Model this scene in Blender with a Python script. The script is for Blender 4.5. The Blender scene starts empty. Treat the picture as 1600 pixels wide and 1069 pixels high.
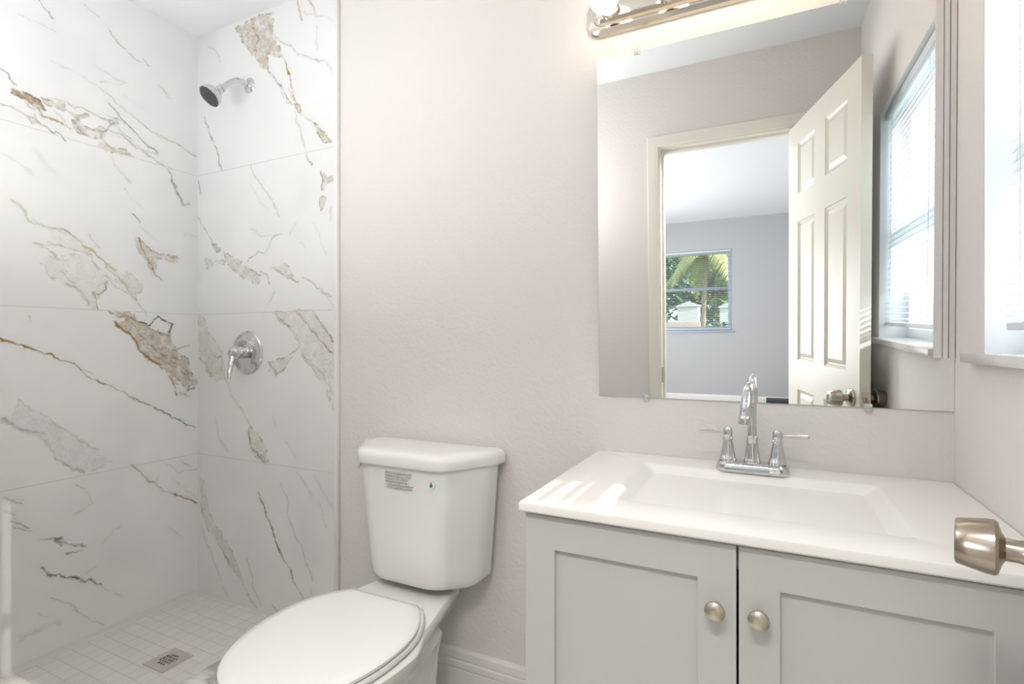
import bpy, bmesh, math, random
import numpy as np
from mathutils import Vector, Matrix
C = bpy.context.scene.collection
SC = bpy.context.scene
PI = math.pi

# ------------------------------------------------------------------ camera, light, exposure
CAM_LOC = (0.0, -1.481, 1.10)
cd = bpy.data.cameras.new('camera')
cd.sensor_width = 36.0
cd.lens = 36.0 * 820.0 / 1600.0
cd.clip_start = 0.02
cam = bpy.data.objects.new('camera', cd)
cam.location = CAM_LOC
cam.rotation_euler = (PI / 2, 0, math.radians(26.0))
C.objects.link(cam)
SC.camera = cam

SC.view_settings.view_transform = 'Standard'
SC.view_settings.look = 'None'
SC.view_settings.exposure = 0.02
SC.view_settings.gamma = 1.0
SC.view_settings.use_curve_mapping = False

W = bpy.data.worlds.new('sky')
SC.world = W
W.use_nodes = True
wn = W.node_tree.nodes['Background']
wn.inputs[0].default_value = (0.80, 0.90, 1.0, 1)
wn.inputs[1].default_value = 1.6

def lamp(name, kind, loc, direction, power, color=(1, 1, 1), size=None, size_y=None, angle=None):
    d = bpy.data.lights.new(name, kind)
    d.energy = power
    d.color = color
    if kind == 'AREA':
        d.shape = 'RECTANGLE'
        d.size = size
        d.size_y = size_y or size
    if angle is not None:
        d.angle = angle
    o = bpy.data.objects.new(name, d)
    o.location = loc
    o.rotation_euler = Vector(direction).to_track_quat('-Z', 'Y').to_euler()
    C.objects.link(o)
    return o

lamp('sun', 'SUN', (6, 3, 5), (-1, -0.16, -0.47), 7.0, (1.0, 0.95, 0.86), angle=0.009)
lamp('window_daylight', 'AREA', (0.80, -0.54, 1.50), (-1, 0, 0), 12, (0.86, 0.93, 1.0), 1.0, 1.1)
lamp('bath_fill', 'POINT', (-1.05, -0.98, 1.85), (0, 0, -1), 7, (1.0, 0.985, 0.96)).data.shadow_soft_size = 0.13  # added fill light hanging in the air, no ceiling fitting
lamp('bounce_fill', 'AREA', (-1.50, -1.20, 1.42), (0.0, 0.25, 1), 9.0, (0.95, 0.98, 1.0), 0.4, 0.25)  # added unseen uplight that brightens the ceiling
lamp('doorway_fill', 'AREA', (-0.02, -1.70, 2.33), (-0.1, 0.75, -1), 42, (1.0, 0.985, 0.95), 0.8, 0.28)  # added fill sent in through the doorway, no bedroom fitting behind it
lamp('bedroom_side_fill', 'AREA', (-2.36, -3.7, 1.35), (1, 0, 0.1), 125, (0.95, 0.97, 1.0), 2.2, 1.7)  # added fill in front of a solid wall, no patio opening there

# ------------------------------------------------------------------ materials
def mat(name, col, rough=0.5, metal=0.0, spec=0.5, bump=None, var=None, coat=0.0, trans=0.0, emit=None, ior=None):
    m = bpy.data.materials.new(name)
    m.use_nodes = True
    nt = m.node_tree
    p = nt.nodes['Principled BSDF']
    p.inputs['Base Color'].default_value = (*col, 1)
    p.inputs['Roughness'].default_value = rough
    p.inputs['Metallic'].default_value = metal
    p.inputs['Specular IOR Level'].default_value = spec
    p.inputs['Coat Weight'].default_value = coat
    p.inputs['Transmission Weight'].default_value = trans
    if ior: p.inputs['IOR'].default_value = ior
    if emit:
        p.inputs['Emission Color'].default_value = (*emit[0], 1)
        p.inputs['Emission Strength'].default_value = emit[1]
    tc = nt.nodes.new('ShaderNodeTexCoord')
    if var:                                   # (scale, amount): slight mottling of the colour
        n = nt.nodes.new('ShaderNodeTexNoise')
        n.inputs['Scale'].default_value = var[0]
        n.inputs['Detail'].default_value = 4
        nt.links.new(tc.outputs['Object'], n.inputs['Vector'])
        r = nt.nodes.new('ShaderNodeMix')
        r.data_type = 'RGBA'
        a = var[1]
        r.inputs[6].default_value = (*[c * (1 - a) for c in col], 1)
        r.inputs[7].default_value = (*[min(1, c * (1 + a)) for c in col], 1)
        nt.links.new(n.outputs['Fac'], r.inputs[0])
        nt.links.new(r.outputs[2], p.inputs['Base Color'])
    if bump:                                  # (scale, strength, distance)
        n = nt.nodes.new('ShaderNodeTexNoise')
        n.inputs['Scale'].default_value = bump[0]
        n.inputs['Detail'].default_value = 3
        nt.links.new(tc.outputs['Object'], n.inputs['Vector'])
        b = nt.nodes.new('ShaderNodeBump')
        b.inputs['Strength'].default_value = bump[1]
        b.inputs['Distance'].default_value = bump[2]
        nt.links.new(n.outputs['Fac'], b.inputs['Height'])
        nt.links.new(b.outputs['Normal'], p.inputs['Normal'])
    return m

M = {}
M['paint'] = mat('textured warm grey wall paint', (0.755, 0.718, 0.695), 0.7, spec=0.25, bump=(85, 0.42, 0.004))
M['ceiling'] = mat('white ceiling paint', (0.86, 0.885, 0.92), 0.8, bump=(60, 0.2, 0.003))
M['bedpaint'] = mat('cool grey bedroom paint', (0.50, 0.505, 0.51), 0.7, bump=(70, 0.2, 0.003))
M['trim'] = mat('cream gloss trim paint', (0.80, 0.77, 0.71), 0.32)
M['base'] = mat('white baseboard paint', (0.82, 0.79, 0.75), 0.35)
M['door'] = mat('cream door paint', (0.72, 0.69, 0.61), 0.38)
M['edge'] = mat('white tile edge trim', (0.82, 0.80, 0.78), 0.3)
M['ceramic'] = mat('white vitreous china', (0.84, 0.83, 0.80), 0.07, coat=0.5)
M['seat'] = mat('white plastic seat', (0.86, 0.85, 0.83), 0.14)
M['solid'] = mat('white cultured marble', (0.83, 0.805, 0.77), 0.24)
M['cab'] = mat('light grey cabinet paint', (0.535, 0.53, 0.51), 0.38)
M['cabdark'] = mat('cabinet interior shadow line', (0.10, 0.10, 0.10), 0.7)
M['chrome'] = mat('polished chrome', (0.64, 0.645, 0.65), 0.05, 1.0)
M['nickel'] = mat('brushed nickel', (0.60, 0.54, 0.46), 0.27, 1.0)
M['knobmetal'] = mat('satin nickel knob', (0.40, 0.345, 0.285), 0.24, 1.0)
M['fixture'] = mat('polished nickel', (0.72, 0.66, 0.58), 0.12, 1.0)
M['steel'] = mat('stainless drain', (0.62, 0.58, 0.54), 0.5, 0.6)
M['hole'] = mat('dark hole', (0.015, 0.015, 0.015), 0.8)
M['rubber'] = mat('dark grey spray face', (0.045, 0.045, 0.048), 0.45)
M['nozzle'] = mat('grey nozzle', (0.22, 0.22, 0.23), 0.5)
M['mirror'] = mat('silvered mirror', (0.93, 0.945, 0.935), 0.0, 1.0)
M['mirroredge'] = mat('mirror glass edge', (0.62, 0.62, 0.57), 0.2)
M['clip'] = mat('clear plastic clip', (0.92, 0.92, 0.92), 0.1, trans=0.75, ior=1.35)
M['print'] = mat('grey printed ink', (0.45, 0.42, 0.40), 0.6)
M['sticker'] = mat('pale sticker', (0.72, 0.80, 0.78), 0.3)
M['green'] = mat('green ink', (0.02, 0.20, 0.12), 0.4)
M['frame'] = mat('white aluminium window frame', (0.74, 0.77, 0.80), 0.4)
M['blueframe'] = mat('grey blue window frame', (0.40, 0.45, 0.53), 0.4)
M['sillm'] = mat('grey veined marble sill', (0.70, 0.68, 0.65), 0.2, var=(9, 0.25))
M['tilefloor'] = mat('pale floor tile', (0.66, 0.64, 0.60), 0.35, var=(4, 0.1))
M['wood'] = mat('bedroom floor', (0.42, 0.38, 0.34), 0.4, var=(3, 0.15))
M['black'] = mat('black plastic', (0.012, 0.012, 0.013), 0.4)
M['bulb'] = mat('frosted lit bulb', (1, 0.95, 0.85), 0.3, emit=((1.0, 0.83, 0.62), 8.0))
M['caulk'] = mat('caulk', (0.66, 0.65, 0.62), 0.5)
M['reveal'] = mat('white window reveal paint', (0.74, 0.76, 0.79), 0.6)

# blinds let daylight through: diffuse + translucent
def blind_mat():
    m = bpy.data.materials.new('white vinyl blind')
    m.use_nodes = True
    nt = m.node_tree
    nt.nodes.remove(nt.nodes['Principled BSDF'])
    out = nt.nodes['Material Output']
    d = nt.nodes.new('ShaderNodeBsdfDiffuse')
    d.inputs[0].default_value = (0.86, 0.87, 0.88, 1)
    t = nt.nodes.new('ShaderNodeBsdfTranslucent')
    t.inputs[0].default_value = (0.86, 0.89, 0.92, 1)
    x = nt.nodes.new('ShaderNodeMixShader')
    x.inputs[0].default_value = 0.55
    nt.links.new(d.outputs[0], x.inputs[1])
    nt.links.new(t.outputs[0], x.inputs[2])
    nt.links.new(x.outputs[0], out.inputs[0])
    return m
M['blind'] = blind_mat()

def pane_mat():
    m = bpy.data.materials.new('clear window glass')
    m.use_nodes = True
    nt = m.node_tree
    nt.nodes.remove(nt.nodes['Principled BSDF'])
    out = nt.nodes['Material Output']
    g = nt.nodes.new('ShaderNodeBsdfGlossy')
    g.inputs['Roughness'].default_value = 0.0
    t = nt.nodes.new('ShaderNodeBsdfTransparent')
    x = nt.nodes.new('ShaderNodeMixShader')
    x.inputs[0].default_value = 0.93
    nt.links.new(g.outputs[0], x.inputs[1])
    nt.links.new(t.outputs[0], x.inputs[2])
    nt.links.new(x.outputs[0], out.inputs[0])
    return m
M['pane'] = pane_mat()

def marble_mat():
    m = bpy.data.materials.new('polished veined marble-look tile')
    m.use_nodes = True
    nt = m.node_tree
    p = nt.nodes['Principled BSDF']
    a = nt.nodes.new('ShaderNodeAttribute')
    a.attribute_name = 'vein_colour'
    nt.links.new(a.outputs['Color'], p.inputs['Base Color'])
    p.inputs['Roughness'].default_value = 0.06
    p.inputs['Specular IOR Level'].default_value = 0.5
    return m
M['marble'] = marble_mat()

def curb_mat():
    m = mat('veined marble curb', (0.78, 0.77, 0.75), 0.1)
    nt = m.node_tree
    p = nt.nodes['Principled BSDF']
    tc = nt.nodes.new('ShaderNodeTexCoord')
    n = nt.nodes.new('ShaderNodeTexNoise')
    n.inputs['Scale'].default_value = 3.2
    n.inputs['Detail'].default_value = 6
    n.inputs['Distortion'].default_value = 0.9
    nt.links.new(tc.outputs['Object'], n.inputs['Vector'])
    r = nt.nodes.new('ShaderNodeValToRGB')
    e = r.color_ramp.elements
    e[0].position, e[0].color = 0.44, (0.80, 0.79, 0.77, 1)
    e[1].position, e[1].color = 0.58, (0.80, 0.79, 0.77, 1)
    k = e.new(0.505); k.color = (0.42, 0.38, 0.32, 1)
    nt.links.new(n.outputs['Fac'], r.inputs[0])
    nt.links.new(r.outputs[0], p.inputs['Base Color'])
    return m
M['curb'] = curb_mat()

def mosaic_mat():
    m = mat('white two-inch mosaic', (0.70, 0.67, 0.62), 0.35)
    nt = m.node_tree
    p = nt.nodes['Principled BSDF']
    tc = nt.nodes.new('ShaderNodeTexCoord')
    b = nt.nodes.new('ShaderNodeTexBrick')
    b.offset = 0.0
    b.squash = 1.0
    b.inputs['Color1'].default_value = (0.74, 0.71, 0.66, 1)
    b.inputs['Color2'].default_value = (0.70, 0.67, 0.62, 1)
    b.inputs['Mortar'].default_value = (0.58, 0.545, 0.50, 1)
    b.inputs['Scale'].default_value = 1.0
    b.inputs['Mortar Size'].default_value = 0.0016
    b.inputs['Mortar Smooth'].default_value = 0.3
    b.inputs['Brick Width'].default_value = 0.0508
    b.inputs['Row Height'].default_value = 0.0508
    nt.links.new(tc.outputs['Object'], b.inputs['Vector'])
    nt.links.new(b.outputs['Color'], p.inputs['Base Color'])
    bp = nt.nodes.new('ShaderNodeBump')
    bp.inputs['Strength'].default_value = 0.4
    bp.inputs['Distance'].default_value = 0.002
    bp.invert = True
    nt.links.new(b.outputs['Fac'], bp.inputs['Height'])
    nt.links.new(bp.outputs['Normal'], p.inputs['Normal'])
    return m
M['mosaic'] = mosaic_mat()

# ------------------------------------------------------------------ mesh helpers
def obj(name, bm, mats, parent=None, smooth=35):
    """bm is in world coordinates; the object is put at its own centre, seen from its parent"""
    bmesh.ops.recalc_face_normals(bm, faces=bm.faces)
    me = bpy.data.meshes.new(name)
    pts = [v.co for v in bm.verts]
    lo = Vector([min(p[i] for p in pts) for i in range(3)])
    hi = Vector([max(p[i] for p in pts) for i in range(3)])
    c = Vector(((lo.x + hi.x) / 2, (lo.y + hi.y) / 2, lo.z))
    if parent is not None:
        base = world_loc(parent)
    for v in bm.verts:
        v.co -= c
    bm.to_mesh(me)
    bm.free()
    if smooth:
        me.shade_smooth()
        me.set_sharp_from_angle(angle=math.radians(smooth))
    o = bpy.data.objects.new(name, me)
    C.objects.link(o)
    for m in (mats if isinstance(mats, (list, tuple)) else [mats]):
        me.materials.append(m)
    if parent is not None:
        o.parent = parent
        o.location = c - base
    else:
        o.location = c
    return o

def world_loc(o):
    v = Vector(o.location)
    while o.parent is not None:
        o = o.parent
        v += Vector(o.location)
    return v

def thing(name, label, cat, loc, group=None):
    o = bpy.data.objects.new(name, None)
    o.empty_display_size = 0.05
    o.location = loc
    C.objects.link(o)
    tag(o, label, cat, group)
    return o

def tag(o, label, cat, group=None):
    o['label'] = label
    o['category'] = cat
    if group: o['group'] = group
    return o

def structure(o):
    o['kind'] = 'structure'
    return o

def box(bm, a, b, bevel=0.0, seg=2, mi=0):
    x0, y0, z0 = [min(p, q) for p, q in zip(a, b)]
    x1, y1, z1 = [max(p, q) for p, q in zip(a, b)]
    v = [bm.verts.new(p) for p in [(x0, y0, z0), (x1, y0, z0), (x1, y1, z0), (x0, y1, z0), (x0, y0, z1), (x1, y0, z1), (x1, y1, z1), (x0, y1, z1)]]
    f = [bm.faces.new([v[i] for i in q]) for q in [(0, 3, 2, 1), (4, 5, 6, 7), (0, 1, 5, 4), (1, 2, 6, 5), (2, 3, 7, 6), (3, 0, 4, 7)]]
    for q in f: q.material_index = mi
    if bevel:
        es = list({e for q in f for e in q.edges})
        r = bmesh.ops.bevel(bm, geom=es, offset=bevel, segments=seg, profile=0.5, affect='EDGES')
        for q in r['faces']: q.material_index = mi
    return bm

def loft(bm, rings, cap0=True, cap1=True, mi=0, closed=True):
    vs = [[bm.verts.new(p) for p in r] for r in rings]
    n = len(rings[0])
    for a, b in zip(vs, vs[1:]):
        for i in range(n if closed else n - 1):
            j = (i + 1) % n
            try:
                f = bm.faces.new((a[i], a[j], b[j], b[i])); f.material_index = mi
            except ValueError: pass
    if cap0: f = bm.faces.new(vs[0][::-1]); f.material_index = mi
    if cap1: f = bm.faces.new(vs[-1]); f.material_index = mi
    return vs

def frame_axes(d):
    d = Vector(d).normalized()
    u = d.cross(Vector((0, 0, 1)))
    if u.length < 1e-4: u = Vector((1, 0, 0))
    u.normalize()
    return d, u, d.cross(u).normalized()

def lathe(bm, origin, axis, prof, n=32, cap0=True, cap1=True, mi=0):
    """prof: (radius, distance along axis)"""
    d, u, v = frame_axes(axis)
    o = Vector(origin)
    rings = []
    for r, h in prof:
        r = max(r, 1e-5)
        rings.append([o + d * h + (u * math.cos(2 * PI * i / n) + v * math.sin(2 * PI * i / n)) * r for i in range(n)])
    return loft(bm, rings, cap0, cap1, mi)

def tube(bm, pts, rad, n=16, mi=0):
    pts = [Vector(p) for p in pts]
    rs = rad if isinstance(rad, (list, tuple)) else [rad] * len(pts)
    t0 = (pts[1] - pts[0]).normalized()
    _, u, _ = frame_axes(t0)
    rings = []
    for i, p in enumerate(pts):
        t = (pts[min(i + 1, len(pts) - 1)] - pts[max(i - 1, 0)]).normalized()
        u = (u - t * u.dot(t)).normalized()
        v = t.cross(u)
        rings.append([p + (u * math.cos(2 * PI * k / n) + v * math.sin(2 * PI * k / n)) * rs[i] for k in range(n)])
    return loft(bm, rings, mi=mi)

def spline(ctrl, n=8):
    P = [Vector(p) for p in ctrl]
    P = [P[0] * 2 - P[1]] + P + [P[-1] * 2 - P[-2]]
    out = []
    for i in range(1, len(P) - 2):
        for k in range(n):
            t = k / n
            a, b, c, d = P[i - 1:i + 3]
            out.append(0.5 * ((2 * b) + (c - a) * t + (2 * a - 5 * b + 4 * c - d) * t * t + (3 * b - a - 3 * c + d) * t ** 3))
    out.append(P[-2])
    return out

def rrect(x0, x1, y0, y1, r, z, n=6):
    """rounded rectangle ring, counter-clockwise from the right-back corner"""
    r = min(r, (x1 - x0) / 2 - 1e-4, (y1 - y0) / 2 - 1e-4)
    pts = []
    for cx, cy, a0 in [(x1 - r, y1 - r, 0), (x0 + r, y1 - r, PI / 2), (x0 + r, y0 + r, PI), (x1 - r, y0 + r, 1.5 * PI)]:
        for k in range(n + 1):
            a = a0 + PI / 2 * k / n
            pts.append((cx + r * math.cos(a), cy + r * math.sin(a), z))
    return pts

def round_poly(pts, rads, n=6):
    """2-D polygon with rounded corners"""
    out = []
    N = len(pts)
    for i in range(N):
        p = Vector(pts[i]); a = Vector(pts[i - 1]); b = Vector(pts[(i + 1) % N])
        r = rads[i]
        da, db = (a - p).normalized(), (b - p).normalized()
        for k in range(n + 1):
            t = k / n
            q0, q1 = p + da * r, p + db * r
            out.append(q0 * (1 - t) ** 2 + p * 2 * t * (1 - t) + q1 * t * t)
    return out

def wall_with_hole(bm, axis, pos, thick, a0, a1, z0, z1, hole=None):
    """axis 'x': slab at x=pos..pos+thick running along y (a); axis 'y': slab at y=pos.. running along x"""
    def put(p, q, r, s):
        if q - p < 1e-5 or s - r < 1e-5: return
        if axis == 'x': box(bm, (pos, p, r), (pos + thick, q, s))
        else: box(bm, (p, pos, r), (q, pos + thick, s))
    if hole is None:
        put(a0, a1, z0, z1); return
    h0, h1, k0, k1 = hole
    put(a0, h0, z0, z1); put(h1, a1, z0, z1); put(h0, h1, z0, k0); put(h0, h1, k1, z1)

# ------------------------------------------------------------------ room shell (metres; back wall at y = 0)
XL, XR, XT, XTE = -2.268, 0.372, -1.454, -1.436
FZ, CZ = -0.05, 2.44
RW = -1.366            # bathroom face of the door wall
BW = -1.481            # bedroom face of the door wall
BX0, BX1, BY = -2.40, 1.30, -5.93
WY0, WY1, WZ0, WZ1 = -0.90, -0.18, 1.076, 1.90      # bathroom window opening
DX0, DX1, DZ1 = -0.505, 0.115, 2.045                # door opening

# tile veins: kind(l line / p patch) colour strength half-width  y,z (left wall) or x,z (back wall) in mm
VEINS_LEFT = """p b 0.95 0 -646,1942 -623,1937 -594,1937 -572,1931 -559,1905 -579,1910 -604,1915 -627,1917 -639,1921
p t 0.6 0 -569,1944 -549,1940 -518,1944 -497,1952 -489,1930 -513,1927 -544,1924 -562,1929
l t 0.8 0.0016 -489,1959 -459,1951 -409,1952 -367,1944 -337,1942
p t 0.55 0 -479,1905 -454,1908 -443,1892 -397,1889 -367,1896 -385,1870 -409,1858 -454,1862 -470,1872
l d 0.7 0.0016 -367,1896 -355,1921 -337,1938
l b 0.9 0.0028 -562,1885 -539,1879 -508,1871
l t 0.5 0.0016 -508,1875 -476,1867
p t 0.5 0 -397,1849 -373,1857 -349,1845 -299,1854 -277,1833 -306,1835 -337,1828 -373,1820 -394,1830
l d 0.6 0.002 -673,1998 -650,1982 -639,1960 -630,1958
l d 0.45 0.0016 -673,1880 -646,1880 -618,1867 -594,1861 -589,1844
l d 0.55 0.0016 -584,1877 -559,1849 -529,1832 -524,1843 -495,1822
l d 0.65 0.002 -361,2008 -337,1994 -312,1962 -273,1937 -240,1913 -178,1876
l t 0.65 0.0014 -397,2057 -337,2028 -273,1991 -213,1963 -164,1951 -98,1940 -20,1915
l g 0.6 0.002 -355,1904 -312,1902 -260,1874 -213,1854 -164,1839 -120,1826
l t 0.6 0.0016 -367,2295 -331,2259 -286,2233 -250,2215
l t 0.35 0.0016 -437,2336 -391,2316
l d 0.5 0.0016 -577,2274 -544,2256 -531,2235
l t 0.35 0.0016 -559,2194 -524,2195
l d 0.5 0.0016 -234,2237 -214,2216
l t 0.4 0.0016 -178,2157 -128,2124
l t 0.22 0.0016 -539,2083 -476,2078 -432,2068 -397,2057
l g 0.3 0.0016 -397,2131 -349,2119 -299,2107
l g 0.3 0.0016 -391,2077 -337,2097 -299,2107
l t 0.2 0.0016 -306,2059 -220,2037
l t 0.2 0.0016 -627,2203 -559,2194
l d 0.5 0.002 -142,1820 -113,1772 -98,1757
l t 0.22 0.0037 -355,1815 -331,1775 -286,1731
l g 0.2 0.0033 -673,1725 -637,1707 -584,1668
l g 0.15 0.0102 -579,1749 -529,1696
l t 0.5 0.0016 -562,1944 -518,1953 -489,1955
p t 0.45 0 -487,1931 -459,1925 -426,1938 -420,1931 -459,1912 -481,1917
l d 0.5 0.0016 -476,1906 -459,1886 -437,1865
l t 0.5 0.0016 -613,1914 -594,1897 -579,1900
p o 0.4 0 -361,1946 -331,1962 -324,1943 -349,1927
l d 0.5 0.0012 -604,1860 -579,1863 -549,1843 -529,1832
l g 0.4 0.0016 -361,1963 -299,1953 -240,1913
l t 0.4 0.0024 -337,1932 -286,1901 -234,1869 -178,1872
l t 0.4 0.0033 -385,1873 -349,1838 -273,1831
p t 0.35 0 -385,1914 -361,1909 -367,1879 -397,1862 -409,1878
l g 0.3 0.0033 -529,1911 -508,1894 -492,1874
l b 0.6 0.002 -643,1937 -618,1921 -579,1903 -559,1880
p t 0.4 0 -604,1869 -579,1873 -564,1853 -589,1844
l o 0.5 0.0024 -643,1569 -619,1554 -598,1515 -573,1504 -536,1500 -502,1502
l t 0.7 0.0018 -502,1502 -466,1485 -442,1456 -417,1445 -383,1416 -356,1374 -325,1353 -287,1305
p k 0.3 0 -569,1393 -547,1406 -513,1392 -494,1419 -417,1421 -387,1356 -361,1324 -374,1293 -404,1290 -395,1266 -404,1221 -425,1235 -454,1286 -494,1310 -540,1329 -566,1371
l t 0.5 0.003 -584,1439 -544,1429 -513,1390
l t 0.5 0.0018 -544,1448 -494,1437 -446,1431 -417,1421 -378,1357 -334,1316 -278,1280 -259,1266
l t 0.5 0.0015 -268,1291 -254,1240 -224,1213
l b 0.55 0.0018 -369,1328 -365,1303 -395,1276 -413,1289 -404,1260 -395,1222
l t 0.4 0.0018 -494,1310 -454,1295 -433,1263 -425,1230
p t 0.3 0 -315,1364 -297,1377 -268,1357 -234,1331 -239,1304 -278,1285 -306,1324
p t 0.5 0 -268,1516 -249,1514 -214,1477 -178,1467 -103,1461 -103,1439 -178,1445 -189,1422 -184,1379 -160,1355 -204,1377 -224,1428 -259,1481
l b 0.75 0.0018 -254,1518 -234,1469 -214,1419 -189,1384
l t 0.5 0.0024 -204,1474 -168,1463 -98,1457
l g 0.3 0.0015 -306,1699 -283,1663
l d 0.7 0.0018 -268,1599 -246,1583
l g 0.4 0.0015 -259,1659 -229,1634
l d 0.5 0.0024 -125,1785 -103,1741 -76,1686 -47,1701
l g 0.3 0.0015 -244,1562 -178,1505
l t 0.4 0.0015 -70,1551 -53,1569 -12,1565
l g 0.3 0.003 -425,1497 -387,1455
p k 0.25 0 -540,1504 -502,1502 -470,1484 -446,1455 -417,1440 -438,1427 -494,1437 -532,1454
l t 0.5 0.0024 -438,1456 -387,1420 -334,1372
l t 0.4 0.0015 -509,1351 -494,1339 -470,1313
l t 0.4 0.0015 -378,1357 -352,1340 -297,1325
l b 0.85 0.0028 -673,1111 -637,1097 -604,1078 -564,1065 -513,1042
l d 0.65 0.0018 -513,1042 -476,1025 -432,980 -379,947 -337,927 -286,884 -234,857 -164,817 -105,779 -67,751 -20,729
p t 0.75 0 -367,1213 -273,1215 -254,1175 -213,1161 -178,1144 -135,1133 -105,1065 -52,1025 -44,971 -16,938 -16,914 -52,909 -59,886 -90,942 -142,968 -178,1000 -234,1038 -273,1110 -306,1148 -331,1176 -299,1180
l d 0.8 0.0024 -254,1175 -206,1169 -178,1199 -120,1175 -135,1141
l b 0.8 0.0033 -337,1175 -286,1131 -240,1053 -178,1003
l b 0.6 0.0016 -280,1174 -213,1088 -128,1020 -59,979
l b 0.7 0.0024 -135,960 -113,913 -105,875
l d 0.7 0.0024 -59,886 -28,895
l t 0.5 0.0033 -90,881 -44,861
l d 0.6 0.002 -120,1065 -44,1084
p g 0.22 0 -627,904 -559,848 -529,818 -465,751 -385,691 -349,643 -397,619 -443,629 -487,658 -534,718 -559,760 -604,792 -646,834
l g 0.5 0.0041 -668,849 -632,812 -559,785
l g 0.5 0.0033 -554,760 -518,684 -470,642 -437,618
l g 0.3 0.0024 -539,826 -476,766 -385,691
l g 0.5 0.0016 -280,614 -247,575 -185,513
l g 0.3 0.0012 -185,550 -185,517
l g 0.35 0.002 -164,612 -90,544 -12,538
l g 0.4 0.002 -83,596 -44,557
l d 0.3 0.002 -599,1182 -599,1170
l d 0.5 0.0016 -178,1155 -164,1133 -135,1129
l b 0.6 0.002 -199,1085 -164,1051 -90,1027
p t 0.4 0 -142,968 -113,944 -90,942 -83,911 -105,920
l b 0.6 0.002 -59,979 -44,924 -55,886
l b 0.6 0.002 -324,1200 -273,1195 -254,1171
l b 0.5 0.0016 -247,1110 -192,1044 -120,997 -67,964
l g 0.55 0.0018 -278,614 -228,562 -158,484 -111,458
l b 0.75 0.0021 -111,458 -63,431 -8,385
l g 0.35 0.0015 -185,552 -185,519
l g 0.25 0.0015 -121,528 -13,413
l g 0.45 0.0021 -662,586 -615,559
l g 0.45 0.0021 -673,552 -633,526
l d 0.45 0.0026 -638,509 -597,469
l g 0.45 0.0021 -638,486 -591,451
p g 0.6 0 -531,400 -508,404 -487,385 -508,376
l d 0.4 0.0021 -572,422 -527,403 -467,362 -428,344
l d 0.45 0.0021 -491,342 -439,335
l d 0.75 0.0026 -563,325 -540,284 -487,251 -417,214 -388,185
l g 0.3 0.0021 -388,185 -311,105
l d 0.35 0.0018 -432,245 -395,262
l g 0.4 0.0018 -534,202 -467,140 -439,94 -373,29
l t 0.3 0.0015 -460,582 -425,540 -410,502 -467,481
l g 0.25 0.0021 -380,340 -342,379 -311,387
l g 0.3 0.0021 -578,167 -540,138
l o 0.3 0.0072 -621,103 -521,109
l g 0.25 0.0021 -139,323 -83,266"""
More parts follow.
